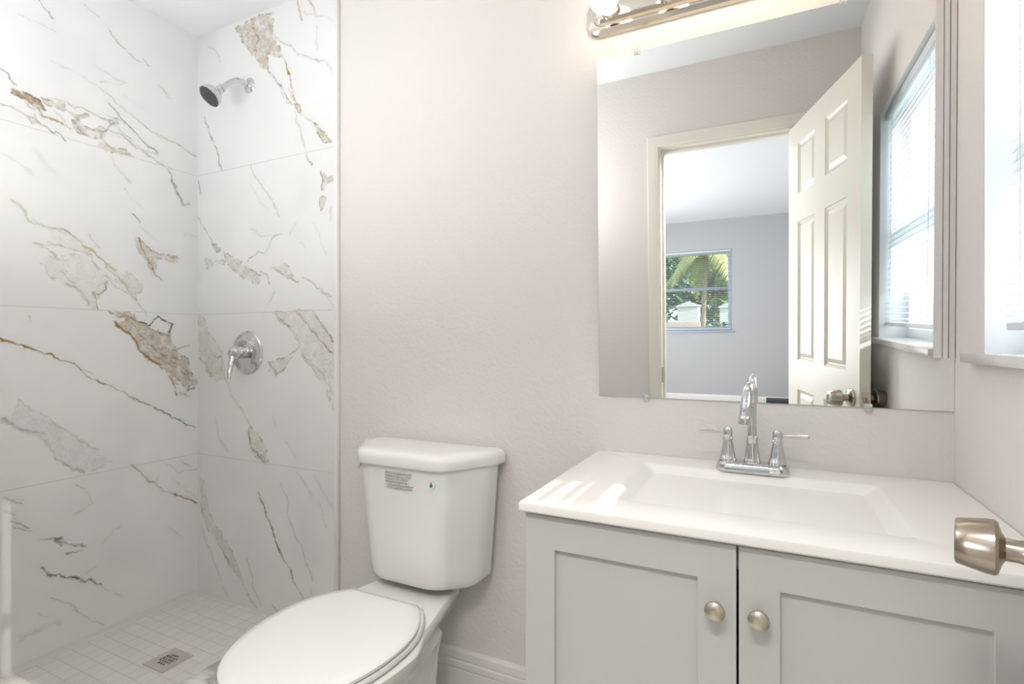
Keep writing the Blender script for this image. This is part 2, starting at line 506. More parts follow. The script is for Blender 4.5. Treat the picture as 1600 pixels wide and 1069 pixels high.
VEINS_BACK = """p s 0.65 0 -2005,2416 -1891,2431 -1786,2421 -1782,2370 -1782,2326 -1746,2274 -1720,2224 -1782,2239 -1817,2267 -1808,2202 -1854,2212 -1891,2265 -1919,2304 -1976,2363 -1996,2388
l b 0.75 0.0021 -1720,2224 -1703,2190 -1685,2131 -1673,2067 -1643,2019
l d 0.6 0.0021 -1808,2202 -1782,2164 -1737,2118 -1711,2069 -1677,2031
p t 0.65 0 -1668,2030 -1635,2017 -1610,1976 -1635,1981
l t 0.6 0.0018 -1610,1976 -1560,1937 -1512,1899
p t 0.75 0 -1560,1937 -1512,1899 -1481,1864 -1465,1850 -1504,1850 -1536,1891
l t 0.5 0.0018 -1660,2022 -1651,1960 -1630,1914 -1606,1849
l g 0.5 0.0018 -1782,2333 -1737,2290 -1685,2262 -1643,2224 -1577,2190 -1496,2154 -1461,2111
l b 0.7 0.0021 -1647,2431 -1635,2379 -1626,2350
l t 0.5 0.0021 -1593,2416 -1552,2369 -1544,2340
l g 0.25 0.0018 -1544,2307 -1544,2218
l g 0.25 0.0018 -1610,2376 -1450,2299
l d 0.5 0.0014 -2209,2083 -2167,1994 -2120,1913 -2100,1843
l o 0.35 0.0028 -2188,2383 -2125,2341 -2100,2298
l b 0.5 0.0018 -1900,2389 -1863,2335 -1891,2303 -1854,2256
l t 0.5 0.0021 -1817,2411 -1799,2350 -1764,2266
p t 0.4 0 -1799,2400 -1782,2370 -1782,2320 -1808,2340
l d 0.6 0.0014 -2120,1908 -2100,1835
l o 0.45 0.0021 -1910,1827 -1891,1789 -1845,1732 -1795,1682 -1742,1598
l g 0.2 0.0018 -1919,1761 -1863,1671 -1799,1629
l d 0.5 0.0021 -1606,1827 -1569,1782
p t 0.6 0 -1528,1750 -1504,1735 -1489,1715 -1454,1716 -1457,1699 -1489,1697 -1500,1670 -1520,1678 -1512,1706
p t 0.45 0 -1528,1650 -1489,1645 -1504,1617 -1528,1602
l g 0.35 0.0028 -1473,1596 -1473,1561
l d 0.45 0.0018 -2251,1648 -2198,1575 -2146,1523 -2105,1487
p o 0.6 0 -2156,1527 -2115,1514 -2095,1486 -2136,1492
p o 0.55 0 -2085,1482 -2015,1460 -1957,1430 -1910,1401 -1854,1373 -1863,1342 -1900,1347 -1957,1366 -2015,1401 -2065,1437
p o 0.4 0 -2209,1467 -2156,1450 -2075,1445 -2075,1425 -2146,1436 -2193,1419
l d 0.5 0.0018 -1929,1435 -1863,1462 -1827,1459 -1786,1519 -1733,1532
p k 0.6 0 -1773,1399 -1729,1415 -1703,1407 -1668,1356 -1711,1365
l b 0.6 0.0018 -1782,1400 -1703,1358 -1635,1330
l d 0.45 0.0018 -1854,1385 -1817,1371 -1799,1338
l d 0.45 0.0018 -1618,1347 -1560,1327 -1512,1289 -1473,1270
l g 0.3 0.0014 -1512,1289 -1454,1228
l g 0.3 0.0014 -1910,1565 -1863,1535 -1799,1526
l g 0.3 0.0018 -1694,1523 -1651,1567
l g 0.35 0.0014 -1560,1558 -1520,1490 -1496,1429
l g 0.3 0.0018 -1626,1487 -1601,1466
l g 0.3 0.0021 -1808,1251 -1773,1300
l d 0.6 0.0018 -2251,1805 -2230,1748
p o 0.35 0 -2251,1219 -2214,1211 -2177,1143 -2085,1056 -2095,1023 -2075,997 -2065,944 -2136,935 -2177,954 -2230,1021 -2251,1082
l o 0.5 0.0018 -2075,957 -2035,880 -1957,812 -1914,757
l b 0.45 0.0018 -2241,1028 -2198,1001 -2156,948
l b 0.5 0.0025 -2136,1043 -2095,1030 -2100,983
p o 0.5 0 -1919,757 -1863,716 -1831,687 -1808,620 -1863,621 -1910,655 -1924,711
l b 0.8 0.0032 -1924,724 -1910,668 -1872,645 -1827,612
p k 0.4 0 -1799,1218 -1668,1221 -1560,1221 -1454,1108 -1450,824 -1496,921 -1544,972 -1610,1036 -1635,1096 -1694,1151
l b 0.5 0.0018 -1764,1208 -1694,1155
l b 0.6 0.0018 -1660,1221 -1601,1180 -1544,1120 -1489,1079 -1454,1056
l b 0.5 0.0018 -1569,1219 -1520,1167 -1454,1105
l t 0.4 0.0021 -1626,1066 -1577,1019 -1512,979 -1465,905
l t 0.5 0.0021 -1635,1096 -1635,1078 -1694,1047 -1751,1034
p o 0.4 0 -1808,1021 -1751,1034 -1685,1041 -1711,998 -1764,966 -1799,984
l b 0.45 0.0018 -1808,1021 -1764,972 -1720,992 -1677,1042
l g 0.25 0.0014 -1840,1216 -1836,1185
l g 0.35 0.0018 -1711,710 -1651,648
l g 0.3 0.0018 -1782,797 -1764,767
l g 0.2 0.0056 -2136,768 -2105,684 -2055,635
l d 0.85 0.0029 -1867,484 -1838,442 -1819,398 -1787,358 -1764,310 -1741,269
l d 0.7 0.0018 -1741,269 -1718,234 -1682,209 -1669,177
l d 0.4 0.0018 -1669,167 -1638,136 -1604,99
l g 0.5 0.0018 -1736,532 -1700,479 -1691,404 -1664,351 -1621,308 -1595,251 -1565,182
l g 0.5 0.0018 -1574,149 -1565,114
p o 0.4 0 -2238,508 -2205,490 -2173,361 -2077,265 -2015,194 -1955,104 -1876,14 -1905,27 -1985,111 -2056,172 -2130,242 -2227,332
l g 0.5 0.0015 -2227,283 -2162,181 -2108,94 -2061,24
l d 0.45 0.0018 -2087,208 -2046,167
l o 0.5 0.0029 -1935,208 -1905,147 -1896,96 -1848,33
l g 0.35 0.0044 -1647,587 -1604,554 -1570,515
l g 0.2 0.0059 -1553,591 -1454,464
l g 0.35 0.0022 -1528,490 -1495,403
l d 0.4 0.0018 -1782,48 -1745,17
l g 0.35 0.0018 -2238,593 -2227,544"""

def value_noise(P, scale, seed, oct=4):
    rs = np.random.RandomState(seed)
    tot = np.zeros(len(P)); amp = 1.0; norm = 0
    for o in range(oct):
        T = rs.rand(128, 128)
        q = P * scale * 2 ** o + rs.rand(2) * 50
        i = np.floor(q).astype(int); f = q - i
        f = f * f * (3 - 2 * f)
        x0, y0 = i[:, 0] % 128, i[:, 1] % 128
        x1, y1 = (x0 + 1) % 128, (y0 + 1) % 128
        v = (T[x0, y0] * (1 - f[:, 0]) + T[x1, y0] * f[:, 0]) * (1 - f[:, 1]) + (T[x0, y1] * (1 - f[:, 0]) + T[x1, y1] * f[:, 0]) * f[:, 1]
        tot += v * amp; norm += amp; amp *= 0.55
    return tot / norm

def seg_dist(P, pts, closed=False):
    d = np.full(len(P), 9.0)
    n = len(pts)
    for i in range(n if closed else n - 1):
        a, b = pts[i], pts[(i + 1) % n]
        ab = b - a
        t = np.clip(((P - a) @ ab) / max(ab @ ab, 1e-9), 0, 1)
        d = np.minimum(d, np.hypot(*(P - a - t[:, None] * ab).T))
    return d

def inside(P, pts):
    r = np.zeros(len(P), bool)
    n = len(pts)
    for i in range(n):
        a, b = pts[i], pts[(i + 1) % n]
        c = (a[1] > P[:, 1]) != (b[1] > P[:, 1])
        x = (b[0] - a[0]) * (P[:, 1] - a[1]) / ((b[1] - a[1]) if abs(b[1] - a[1]) > 1e-9 else 1e-9) + a[0]
        r ^= c & (P[:, 0] < x)
    return r

VCOL = dict(b=(.30, .175, .07), t=(.46, .375, .26), d=(.15, .125, .10), g=(.40, .395, .385), o=(.50, .475, .37), k=(.62, .545, .48), s=(.48, .39, .27))

def vein_colours(P, text, seed):
    base = np.tile(np.array([.80, .80, .79]), (len(P), 1))
    cl = value_noise(P, 2.2, seed + 9, 4)
    base *= (1 - 0.10 * np.clip((cl - .5) * 3, 0, 1))[:, None]
    wa = np.stack([value_noise(P, 34, seed + 1, 3) - .5, value_noise(P, 34, seed + 2, 3) - .5], 1)
    wb = np.stack([value_noise(P, 110, seed + 3, 2) - .5, value_noise(P, 110, seed + 4, 2) - .5], 1)
    Q = P + wa * 0.020 + wb * 0.006
    gate = value_noise(P, 45, seed + 5, 3)
    spk = value_noise(P, 150, seed + 6, 2)
    med = value_noise(P, 16, seed + 7, 4)
    med2 = value_noise(P, 22, seed + 8, 4)
    wa2 = np.stack([value_noise(P, 26, seed + 12, 3) - .5, value_noise(P, 26, seed + 13, 3) - .5], 1)
    for ln in text.strip().split('\n'):
        a = ln.split()
        kind, ck, st, hw = a[0], a[1], float(a[2]), float(a[3])
        pts = np.array([[float(v) / 1000 for v in q.split(',')] for q in a[4:]])
        lo, hi = pts.min(0) - .06, pts.max(0) + .06
        idx = np.where(((P > lo) & (P < hi)).all(1))[0]
        if not len(idx): continue
        q = Q[idx]
        col = np.array(VCOL[ck])
        if kind == 'l':
            d = seg_dist(q, pts)
            w = hw * (0.65 + 1.1 * gate[idx])
            m = np.exp(-(d / np.maximum(w, .0014)) ** 2) * np.clip(0.25 + 1.5 * med[idx] + 1.2 * (gate[idx] - .5), 0, 1.25)
            m = np.clip(m * st * 1.25, 0, 1)
            if st >= .4:                                # a second, broken strand beside the main one
                q2 = P[idx] + wa2[idx] * .034 + wb[idx] * .005
                d2 = seg_dist(q2, pts)
                m2 = np.exp(-(d2 / .0015) ** 2) * np.clip((med2[idx] - .40) * 5, 0, 1) * st * .8
                base[idx] = base[idx] * (1 - m2[:, None]) + (col * .9) * m2[:, None]
            halo = np.exp(-(d / (hw * 5 + .006)) ** 2) * .16 * st
            base[idx] = base[idx] * (1 - halo[:, None]) + np.array([.60, .57, .51]) * halo[:, None]
            base[idx] = base[idx] * (1 - m[:, None]) + col * m[:, None]
        else:
            ins = inside(q, pts)
            d = seg_dist(q, pts, True)
            sd = np.where(ins, d, -d)
            soft = .006 if st < .3 else .0028
            f = np.clip(sd / soft * .5 + .5, 0, 1)
            tex = np.clip(.55 + 1.1 * (gate[idx] - .5) + .6 * (med[idx] - .45), .2, 1.1)
            if ck == 's':
                tex = np.clip(.62 + .5 * (spk[idx] - .5) + 1.3 * (gate[idx] - .5) + .8 * (med[idx] - .5), .1, 1.2)
            m = np.clip(f * st * tex * 1.2, 0, 1)
            base[idx] = base[idx] * (1 - m[:, None]) + col * m[:, None]
            e = np.exp(-(d / .0020) ** 2) * np.clip((gate[idx] - .42) * 5, 0, 1) * min(1, st * 1.5)
            rid = np.clip(1 - np.abs(gate[idx] - .5) / .028, 0, 1) + np.clip(1 - np.abs(med[idx] - .48) / .016, 0, 1)
            e += f * np.clip(rid, 0, 1) * st * .75
            e = np.clip(e, 0, .9)
            dk = col * .42
            base[idx] = base[idx] * (1 - e[:, None]) + dk * e[:, None]
    return base

def tiled_wall(name, us, vs, place, text, seed, normal_flip):
    nu, nv = len(us), len(vs)
    U, V = np.meshgrid(us, vs)                      # nv x nu
    P = np.stack([U.ravel(), V.ravel()], 1)
    col = vein_colours(P, text, seed)
    for k in range(1, 4):                           # grout lines between the four courses
        g = np.abs(P[:, 1] - .61 * k) < .0012
        col[g] = np.array([.60, .59, .56])
    co = place(P)
    me = bpy.data.meshes.new(name)
    i = np.arange(nv * nu).reshape(nv, nu)
    q = np.stack([i[:-1, :-1], i[:-1, 1:], i[1:, 1:], i[1:, :-1]], -1).reshape(-1, 4)
    if normal_flip: q = q[:, ::-1]
    me.vertices.add(len(co)); me.vertices.foreach_set('co', co.ravel().astype(np.float32))
    me.loops.add(q.size); me.loops.foreach_set('vertex_index', q.ravel().astype(np.int32))
    me.polygons.add(len(q)); me.polygons.foreach_set('loop_start', np.arange(0, q.size, 4, dtype=np.int32))
    me.update(calc_edges=True)
    at = me.color_attributes.new('vein_colour', 'FLOAT_COLOR', 'POINT')
    at.data.foreach_set('color', np.concatenate([col, np.ones((len(col), 1))], 1).ravel().astype(np.float32))
    me.materials.append(M['marble'])
    o = bpy.data.objects.new(name, me)
    C.objects.link(o)
    return structure(o)

zs = np.unique(np.round(np.concatenate([np.linspace(0.0, CZ, 977), np.array([-.05, .61, 1.22, 1.83])]), 4))
ys = np.concatenate([np.linspace(RW, -.92, 20), np.arange(-.9, 0, .0025), [0.0]])
tiled_wall('wall_left', ys, zs, lambda P: np.stack([np.full(len(P), XL + .012), P[:, 0], P[:, 1]], 1), VEINS_LEFT, 11, True)
xs = np.concatenate([np.arange(XL + .012, XT, .0025), [XT]])
tiled_wall('wall_shower', xs, zs, lambda P: np.stack([P[:, 0], np.full(len(P), -.012), P[:, 1]], 1), VEINS_BACK, 29, False)

bm = bmesh.new(); box(bm, (XL - .12, BW, FZ - .1), (XL, .13, CZ + .1))
structure(obj('wall_left_backing', bm, M['paint'], smooth=0)).name = 'wall_left.001'
bm = bmesh.new(); box(bm, (XL, 0, FZ - .1), (XR + .16, .13, CZ + .1))
structure(obj('wall_back', bm, M['paint'], smooth=0))
bm = bmesh.new(); wall_with_hole(bm, 'x', XR, .15, BW, 0.0, FZ - .1, CZ + .1, (WY0, WY1, WZ0, WZ1))
structure(obj('wall_right', bm, M['paint'], smooth=0))
bm = bmesh.new(); wall_with_hole(bm, 'y', BW + .003, RW - BW - .003, XL, XR, FZ, CZ, (DX0 - .02, DX1 + .02, FZ, DZ1 + .02))
structure(obj('wall_front', bm, M['paint'], smooth=0))
bm = bmesh.new(); box(bm, (XL - .1, RW, CZ), (XR + .16, .13, CZ + .1))
structure(obj('ceiling', bm, M['ceiling'], smooth=0))
bm = bmesh.new(); box(bm, (-1.454, BW, FZ - .1), (XR, 0, FZ))
structure(obj('floor', bm, M['tilefloor'], smooth=0))
bm = bmesh.new(); box(bm, (XL + .012, RW, FZ - .1), (-1.552, -.012, 0.0))
o = structure(obj('floor.001', bm, M['mosaic'], smooth=0)); o.name = 'floor_shower'
bm = bmesh.new(); box(bm, (-1.552, RW, FZ), (-1.454, -.012, .10), .003)
structure(obj('trim_1', bm, M['curb'])).name = 'trim_curb'
# soft cove of grout along the foot of the tile
bm = bmesh.new()
loft(bm, [[(XL + .0121, RW, 0), (XL + .030, RW, 0.0005), (XL + .0175, RW, .006), (XL + .0122, RW, .018)],
          [(XL + .0121, -.0121, 0), (XL + .030, -.0121, 0.0005), (XL + .0175, -.0121, .006), (XL + .0122, -.0121, .018)]])
structure(obj('trim_caulk', bm, M['caulk']))
# white edge strip where the tile stops
bm = bmesh.new(); box(bm, (XT, -.016, FZ), (XTE, 0, CZ), .003)
structure(obj('trim_tile_edge', bm, M['edge']))
# baseboard with two grooves behind the toilet
bm = bmesh.new()
prof = [(0, FZ), (-.011, FZ), (-.011, .024), (-.0085, .027), (-.0085, .031), (-.014, .034), (-.014, .052), (-.0095, .055), (-.0095, .059), (-.0125, .062), (-.012, .084), (-.008, .092), (0, .092)]
loft(bm, [[(XTE + .001, y, z) for y, z in prof], [(-.436, y, z) for y, z in prof]])
structure(obj('baseboard_back', bm, M['base'], smooth=20))

# door lining and casing
bm = bmesh.new()
for x0, x1 in ((DX0 - .02, DX0), (DX1, DX1 + .02)):
    box(bm, (x0, BW, FZ), (x1, RW, DZ1))
box(bm, (DX0 - .02, BW, DZ1), (DX1 + .02, RW, DZ1 + .02))
box(bm, (DX0, BW + .03, FZ), (DX0 + .011, RW - .045, DZ1 - .011))        # door stop
box(bm, (DX1 - .011, BW + .03, FZ), (DX1, RW - .045, DZ1 - .011))
box(bm, (DX0, BW + .03, DZ1 - .011), (DX1, RW - .045, DZ1))
structure(obj('trim_door_lining', bm, M['trim'], smooth=0))
def casing(name, y0, sgn):
    # moulded section across the casing: (distance from opening, projection)
    sec = [(.006, 0), (.006, .007), (.012, .010), (.018, .010), (.022, .012), (.050, .015), (.060, .014), (.064, .009), (.064, 0)]
    bm = bmesh.new()
    ring = lambda f: [f(u, p) for u, p in sec]
    loft(bm, [ring(lambda u, p: (DX0 - u, y0 + sgn * p, FZ)), ring(lambda u, p: (DX0 - u, y0 + sgn * p, DZ1 + u)),
              ring(lambda u, p: (DX1 + u, y0 + sgn * p, DZ1 + u)), ring(lambda u, p: (DX1 + u, y0 + sgn * p, FZ))])
    return structure(obj(name, bm, M['trim'], smooth=25))
casing('trim_door_casing', RW, 1)
bm = bmesh.new()
box(bm, (DX0, RW - .040, .825), (DX0 + .002, RW - .004, .905))
sp = obj('strike_plate', bm, M['nickel'], smooth=0)
tag(sp, 'small nickel latch strike plate on the left door jamb in the mirror', 'strike plate')

# bathroom window in the right wall
def window(name, axis, pos, depth, a0, a1, z0, z1, zmid, fw=.035, fm='frame'):
    """white single-hung frame; axis 'x' = window in a wall of constant x"""
    w = bpy.data.objects.new(name, None); C.objects.link(w)
    w.location = (pos, (a0 + a1) / 2, z0) if axis == 'x' else ((a0 + a1) / 2, pos, z0)
    structure(w)
    def b(bm, p0, p1, a, c, e, f, bev=.002):
        if axis == 'x': box(bm, (p0, a, e), (p1, c, f), bev)
        else: box(bm, (a, p0, e), (c, p1, f), bev)
    bm = bmesh.new()
    b(bm, pos, pos + depth, a0, a0 + fw, z0, z1); b(bm, pos, pos + depth, a1 - fw, a1, z0, z1)
    b(bm, pos, pos + depth, a0 + fw, a1 - fw, z0, z0 + fw); b(bm, pos, pos + depth, a0 + fw, a1 - fw, z1 - fw, z1)
    obj('window_frame', bm, M[fm], w)
    bm = bmesh.new()
    b(bm, pos - .006, pos + depth * .6, a0 + fw, a1 - fw, zmid - .02, zmid + .02)
    obj('meeting_rail', bm, M[fm], w)
    for nm, e, f in (('lower_pane', z0 + fw, zmid - .02), ('upper_pane', zmid + .02, z1 - fw)):
        bm = bmesh.new(); b(bm, pos + depth * .5, pos + depth * .5 + .004, a0 + fw, a1 - fw, e, f, 0)
        obj(nm, bm, M['pane'], w, smooth=0)
    return w
w1 = window('window_1', 'x', XR + .085, .05, WY0, WY1, WZ0, WZ1, 1.46)
bm = bmesh.new(); box(bm, (XR - .022, WY0 - .055, WZ0 - .017), (XR + .086, WY1 + .055, WZ0 + .0015), .0007)
o = obj('window_sill', bm, M['sillm'], w1)

bm = bmesh.new()
box(bm, (XR + .0005, WY0, WZ0), (XR + .085, WY0 + .003, WZ1)); box(bm, (XR + .0005, WY1 - .003, WZ0), (XR + .085, WY1, WZ1)); box(bm, (XR + .0005, WY0 + .003, WZ1 - .003), (XR + .085, WY1 - .003, WZ1))
structure(obj('trim_window_reveal', bm, M['reveal'], smooth=0))
def slat_section(w=.025, th=.0007, crown=.0025):
    top = [(-w / 2 + w * k / 4, crown * (1 - (2 * k / 4 - 1) ** 2)) for k in range(5)]
    return top + [(x, z - th) for x, z in top[::-1]]

def blind(name, label, axis, pos, sgn, a0, a1, z0, z1, tilt, pitch=.0190, rail0=.02, wand=None, cords=()):
    """tilt(z) -> angle of each slat; positive = the room-side edge hangs lower. sgn: direction towards the room along the axis"""
    loc = (pos, (a0 + a1) / 2, z0) if axis == 'x' else ((a0 + a1) / 2, pos, z0)
    t = thing(name, label, 'window blind', loc)
    P = (lambda d, a, z: (pos + d, a, z)) if axis == 'x' else (lambda d, a, z: (a, pos + d, z))
    def bx(bm, d0, d1, c0, c1, e, f, bev=0.0):
        box(bm, P(d0, c0, e), P(d1, c1, f), bev)
    bm = bmesh.new(); bx(bm, -.014, .014, a0, a1, z1 - .028, z1, .002); obj('headrail', bm, M['frame'], t)
    bm = bmesh.new(); bx(bm, -.012, .012, a0, a1, z0 + rail0, z0 + rail0 + .014, .003); obj('bottom_rail', bm, M['frame'], t)
    bm = bmesh.new(); sec = slat_section()
    z = z0 + rail0 + .026
    while z < z1 - .036:
        a = tilt(z); c, s = math.cos(a), math.sin(a)
        ring = lambda aa: [P(u * c + v * s, aa, z - sgn * (u * s) + v * c) for u, v in sec]
        loft(bm, [ring(a0 + .002), ring(a1 - .002)])
        z += pitch
    obj('slats', bm, M['blind'], t, smooth=30)
    for k in cords:
        bm = bmesh.new(); tube(bm, [P(sgn * .0145, k, z0 + rail0 + .012), P(sgn * .0145, k, z1 - .02)], .0009, 6); obj('ladder_cord', bm, M['blind'], t)
    if wand is not None:
        bm = bmesh.new(); tube(bm, [P(sgn * .022, wand, z1 - .48), P(sgn * .022, wand, z1 - .05)], .004, 8); obj('tilt_wand', bm, M['clip'], t)
    return t
blind('window_blind', 'white mini blind in the bathroom window, glowing with daylight in the mirror', 'x', XR + .028, -1, WY0 + .010, WY1 - .052, WZ0, WZ1 - .004,
      lambda z: math.radians(4 if z < 1.235 else 72), rail0=.045, cords=(WY0 + .12, WY1 - .12))

# bedroom seen through the doorway in the mirror
bm = bmesh.new(); wall_with_hole(bm, 'y', BY - .15, .15, BX0, BX1, FZ - .1, CZ + .1, (-1.62, -.42, .99, 2.05))
structure(obj('wall_bedroom_far', bm, M['bedpaint'], smooth=0))
bm = bmesh.new(); box(bm, (BX0 - .12, BY - .15, FZ - .1), (BX0, BW, CZ + .1)); structure(obj('wall_bedroom_left', bm, M['bedpaint'], smooth=0))
bm = bmesh.new(); box(bm, (BX1, BY - .15, FZ - .1), (BX1 + .12, BW, CZ + .1)); structure(obj('wall_bedroom_right', bm, M['bedpaint'], smooth=0))
bm = bmesh.new()
wall_with_hole(bm, 'y', BW, .003, BX0, BX1, FZ, CZ, (DX0 - .02, DX1 + .02, FZ, DZ1 + .02))
box(bm, (XR + .15, BW, FZ - .1), (BX1 + .12, BW + .1, CZ + .1))
structure(obj('wall_bedroom_near', bm, M['bedpaint'], smooth=0))
bm = bmesh.new(); box(bm, (BX0 - .12, BY - .15, CZ), (BX1 + .12, RW, CZ + .1)); structure(obj('ceiling_bedroom', bm, M['ceiling'], smooth=0))
bm = bmesh.new(); box(bm, (BX0, BY, FZ - .1), (BX1, BW, FZ)); structure(obj('floor_bedroom', bm, M['wood'], smooth=0))
bm = bmesh.new(); loft(bm, [[(x, BY, FZ), (x, BY + .014, FZ), (x, BY + .014, .10), (x, BY + .008, .13), (x, BY, .14)] for x in (BX0, BX1)])
structure(obj('baseboard_bedroom', bm, M['base']))
window('window_2', 'y', BY - .11, .06, -1.62, -.42, .99, 2.05, 1.545, .05, 'blueframe')
bm = bmesh.new(); box(bm, (-1.66, BY - .10, .965), (-.40, BY + .02, .992), .001); structure(obj('trim_bedroom_sill', bm, M['blueframe']))
blind('window_blind', 'open mini blind over the bedroom window, palms showing between its slats', 'y', BY - .05, 1, -1.61, -.43, .99, 2.049,
      lambda z: math.radians(4), pitch=.024, rail0=.012, cords=(-1.4, -.62))
bm = bmesh.new()
box(bm, (-.02, BY + .06, FZ), (.62, BY + .36, .138), .004)
tag(obj('storage_box', bm, M['black']), 'low black box on the bedroom floor, seen at the bottom edge of the mirror', 'box')

# ------------------------------------------------------------------ mirror on the back wall (its top stands a little off the wall)
MX0, MX1, MZ0, MZ1, MTAN = -.439, XR - .0005, .946, 1.903, math.tan(math.radians(1.27))
mir = thing('wall_mirror', 'large frameless wall mirror above the vanity reflecting the doorway', 'mirror', ((MX0 + MX1) / 2, -.003, MZ0))
def my(z, off=0.0): return -.0045 - off - (z - MZ0) * MTAN
bm = bmesh.new()
v = [bm.verts.new(p) for p in [(MX0, my(MZ0), MZ0), (MX1, my(MZ0), MZ0), (MX1, my(MZ1), MZ1), (MX0, my(MZ1), MZ1),
                               (MX0, -.0005, MZ0), (MX1, -.0005, MZ0), (MX1, -.0005, MZ1), (MX0, -.0005, MZ1)]]
for k, q in enumerate([(0, 1, 2, 3), (7, 6, 5, 4), (0, 4, 5, 1), (1, 5, 6, 2), (2, 6, 7, 3), (3, 7, 4, 0)]):
    bm.faces.new([v[i] for i in q]).material_index = 0 if k == 0 else 1
obj('mirror_glass', bm, [M['mirror'], M['mirroredge']], mir, smooth=0)
for x, z, s in ((-.325, MZ1, 1), (-.304, MZ0, -1), (.212, MZ0, -1), (.16, MZ1, 1)):
    bm = bmesh.new()
    yy = my(z)
    box(bm, (x - .008, yy - .0035, z - .010 + .002 * s), (x + .008, yy - .0002, z + .010 + .002 * s), .0012)
    cl = obj('clip', bm, M['clip'], mir)
    bm = bmesh.new(); lathe(bm, (x, yy - .0036, z + s * .006), (0, -1, 0), [(.0026, 0), (.0026, .0008), (.0012, .0014)], 12)
    obj('screw', bm, M['steel'], cl)
# three narrow strips added to imitate ghost reflection lines at the mirror's corner edge
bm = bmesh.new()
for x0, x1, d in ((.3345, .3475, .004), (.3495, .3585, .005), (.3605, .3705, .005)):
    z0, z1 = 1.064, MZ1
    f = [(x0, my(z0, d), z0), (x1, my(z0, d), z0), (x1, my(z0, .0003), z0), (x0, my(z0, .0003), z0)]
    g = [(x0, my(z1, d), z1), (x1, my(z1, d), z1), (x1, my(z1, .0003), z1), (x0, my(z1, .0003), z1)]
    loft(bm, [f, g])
structure(obj('mirror_ghost_strips', bm, M['paint'], smooth=0))

# ------------------------------------------------------------------ vanity light bar
lb = thing('vanity_light_bar', 'polished nickel strip light with round bulbs mounted above the mirror', 'wall light', (-.16, 0, 2.03))
bm = bmesh.new()
FX0, FX1, FZ0, FZ1 = -.474, .152, 1.979, 2.093
rings = []
for ins, d in ((0, 0), (0, .008), (.004, .014), (.016, .020), (.022, .020), (.026, .030), (.034, .036), (.040, .037)):
    rings.append([(x, -d, z) for x, z, _ in rrect(FX0 + ins, FX1 - ins, FZ0 + ins, FZ1 - ins, .040 - ins * .6, 0, 8)])
loft(bm, rings)
obj('backplate', bm, M['fixture'], lb, smooth=25)
for k in range(4):
    x = -.398 + .159 * k
    bm = bmesh.new()
    lathe(bm, (x, -.037, 2.03), (0, -1, 0), [(.026, 0), (.026, .012), (.023, .016), (.019, .017)], 28)
    so = obj('socket', bm, M['fixture'], lb)
    bm = bmesh.new()
    r = .040
    prof = [(.0135, 0), (.0135, .010)] + [(r * math.sin(a), .010 + .037 - r * math.cos(a)) for a in [0.36 + (PI - .36) * i / 20 for i in range(21)]]
    lathe(bm, (x, -.053, 2.03), (0, -1, 0), prof, 32)
    obj('bulb', bm, M['bulb'], so)

# ------------------------------------------------------------------ vanity: cabinet, top, faucet
vc = thing('vanity_cabinet', 'light grey two-door vanity cabinet under the white sink top', 'bathroom cabinet', (-.033, -.27, FZ))
CX0, CX1, CY, CZ1 = -.432, XR - .004, -.518, .768
bm = bmesh.new()
box(bm, (CX0, CY, FZ + .09), (CX0 + .016, -.004, CZ1)); box(bm, (CX1 - .016, CY, FZ + .09), (CX1, -.004, CZ1))
box(bm, (CX0 + .016, -.016, FZ + .09), (CX1 - .016, -.004, CZ1)); box(bm, (CX0 + .016, CY, FZ + .09), (CX1 - .016, -.016, FZ + .106))
box(bm, (CX0 + .016, CY, CZ1 - .05), (CX1 - .016, CY + .018, CZ1))
box(bm, (CX0 + .016, CY + .05, FZ), (CX1 - .016, CY + .066, FZ + .09))
box(bm, (CX0, CY, FZ), (CX0 + .016, -.004, FZ + .09)); box(bm, (CX1 - .016, CY, FZ), (CX1, -.004, FZ + .09))
obj('body', bm, M['cab'], vc, smooth=0)
def shaker(x0, x1, z0, z1, st0, st1, rail):
    yf, yb = CY - .019, CY - .001
    bm = bmesh.new()
    q = lambda i, y: [(x0 + i, y, z0 + i), (x1 - i, y, z0 + i), (x1 - i, y, z1 - i), (x0 + i, y, z1 - i)]
    p = lambda i, y: [(x0 + st0 + i, y, z0 + rail + i), (x1 - st1 - i, y, z0 + rail + i), (x1 - st1 - i, y, z1 - rail - i), (x0 + st0 + i, y, z1 - rail - i)]
    loft(bm, [q(0, yb), q(0, yf + .0015), q(.0005, yf + .0004), q(.0015, yf), p(-.001, yf), p(0, yf + .001), p(.0005, yf + .0085)])
    return obj('door', bm, M['cab'], vc, smooth=20)
for x0, x1, a, b, kx in ((CX0 + .001, -.0470, .0615, .0615, -.079), (-.0435, .343, .0615, .0615, -.0135)):
    d = shaker(x0, x1, FZ + .10, .7625, a, b, .064)
    bm = bmesh.new()
    lathe(bm, (kx, CY - .019, .656), (0, -1, 0), [(.009, 0), (.008, .002), (.006, .006), (.006, .012), (.010, .015), (.0150, .018), (.0165, .0215), (.0155, .025), (.011, .0285), (.005, .030), (.0, .0303)], 32)
    obj('knob', bm, M['nickel'], d)

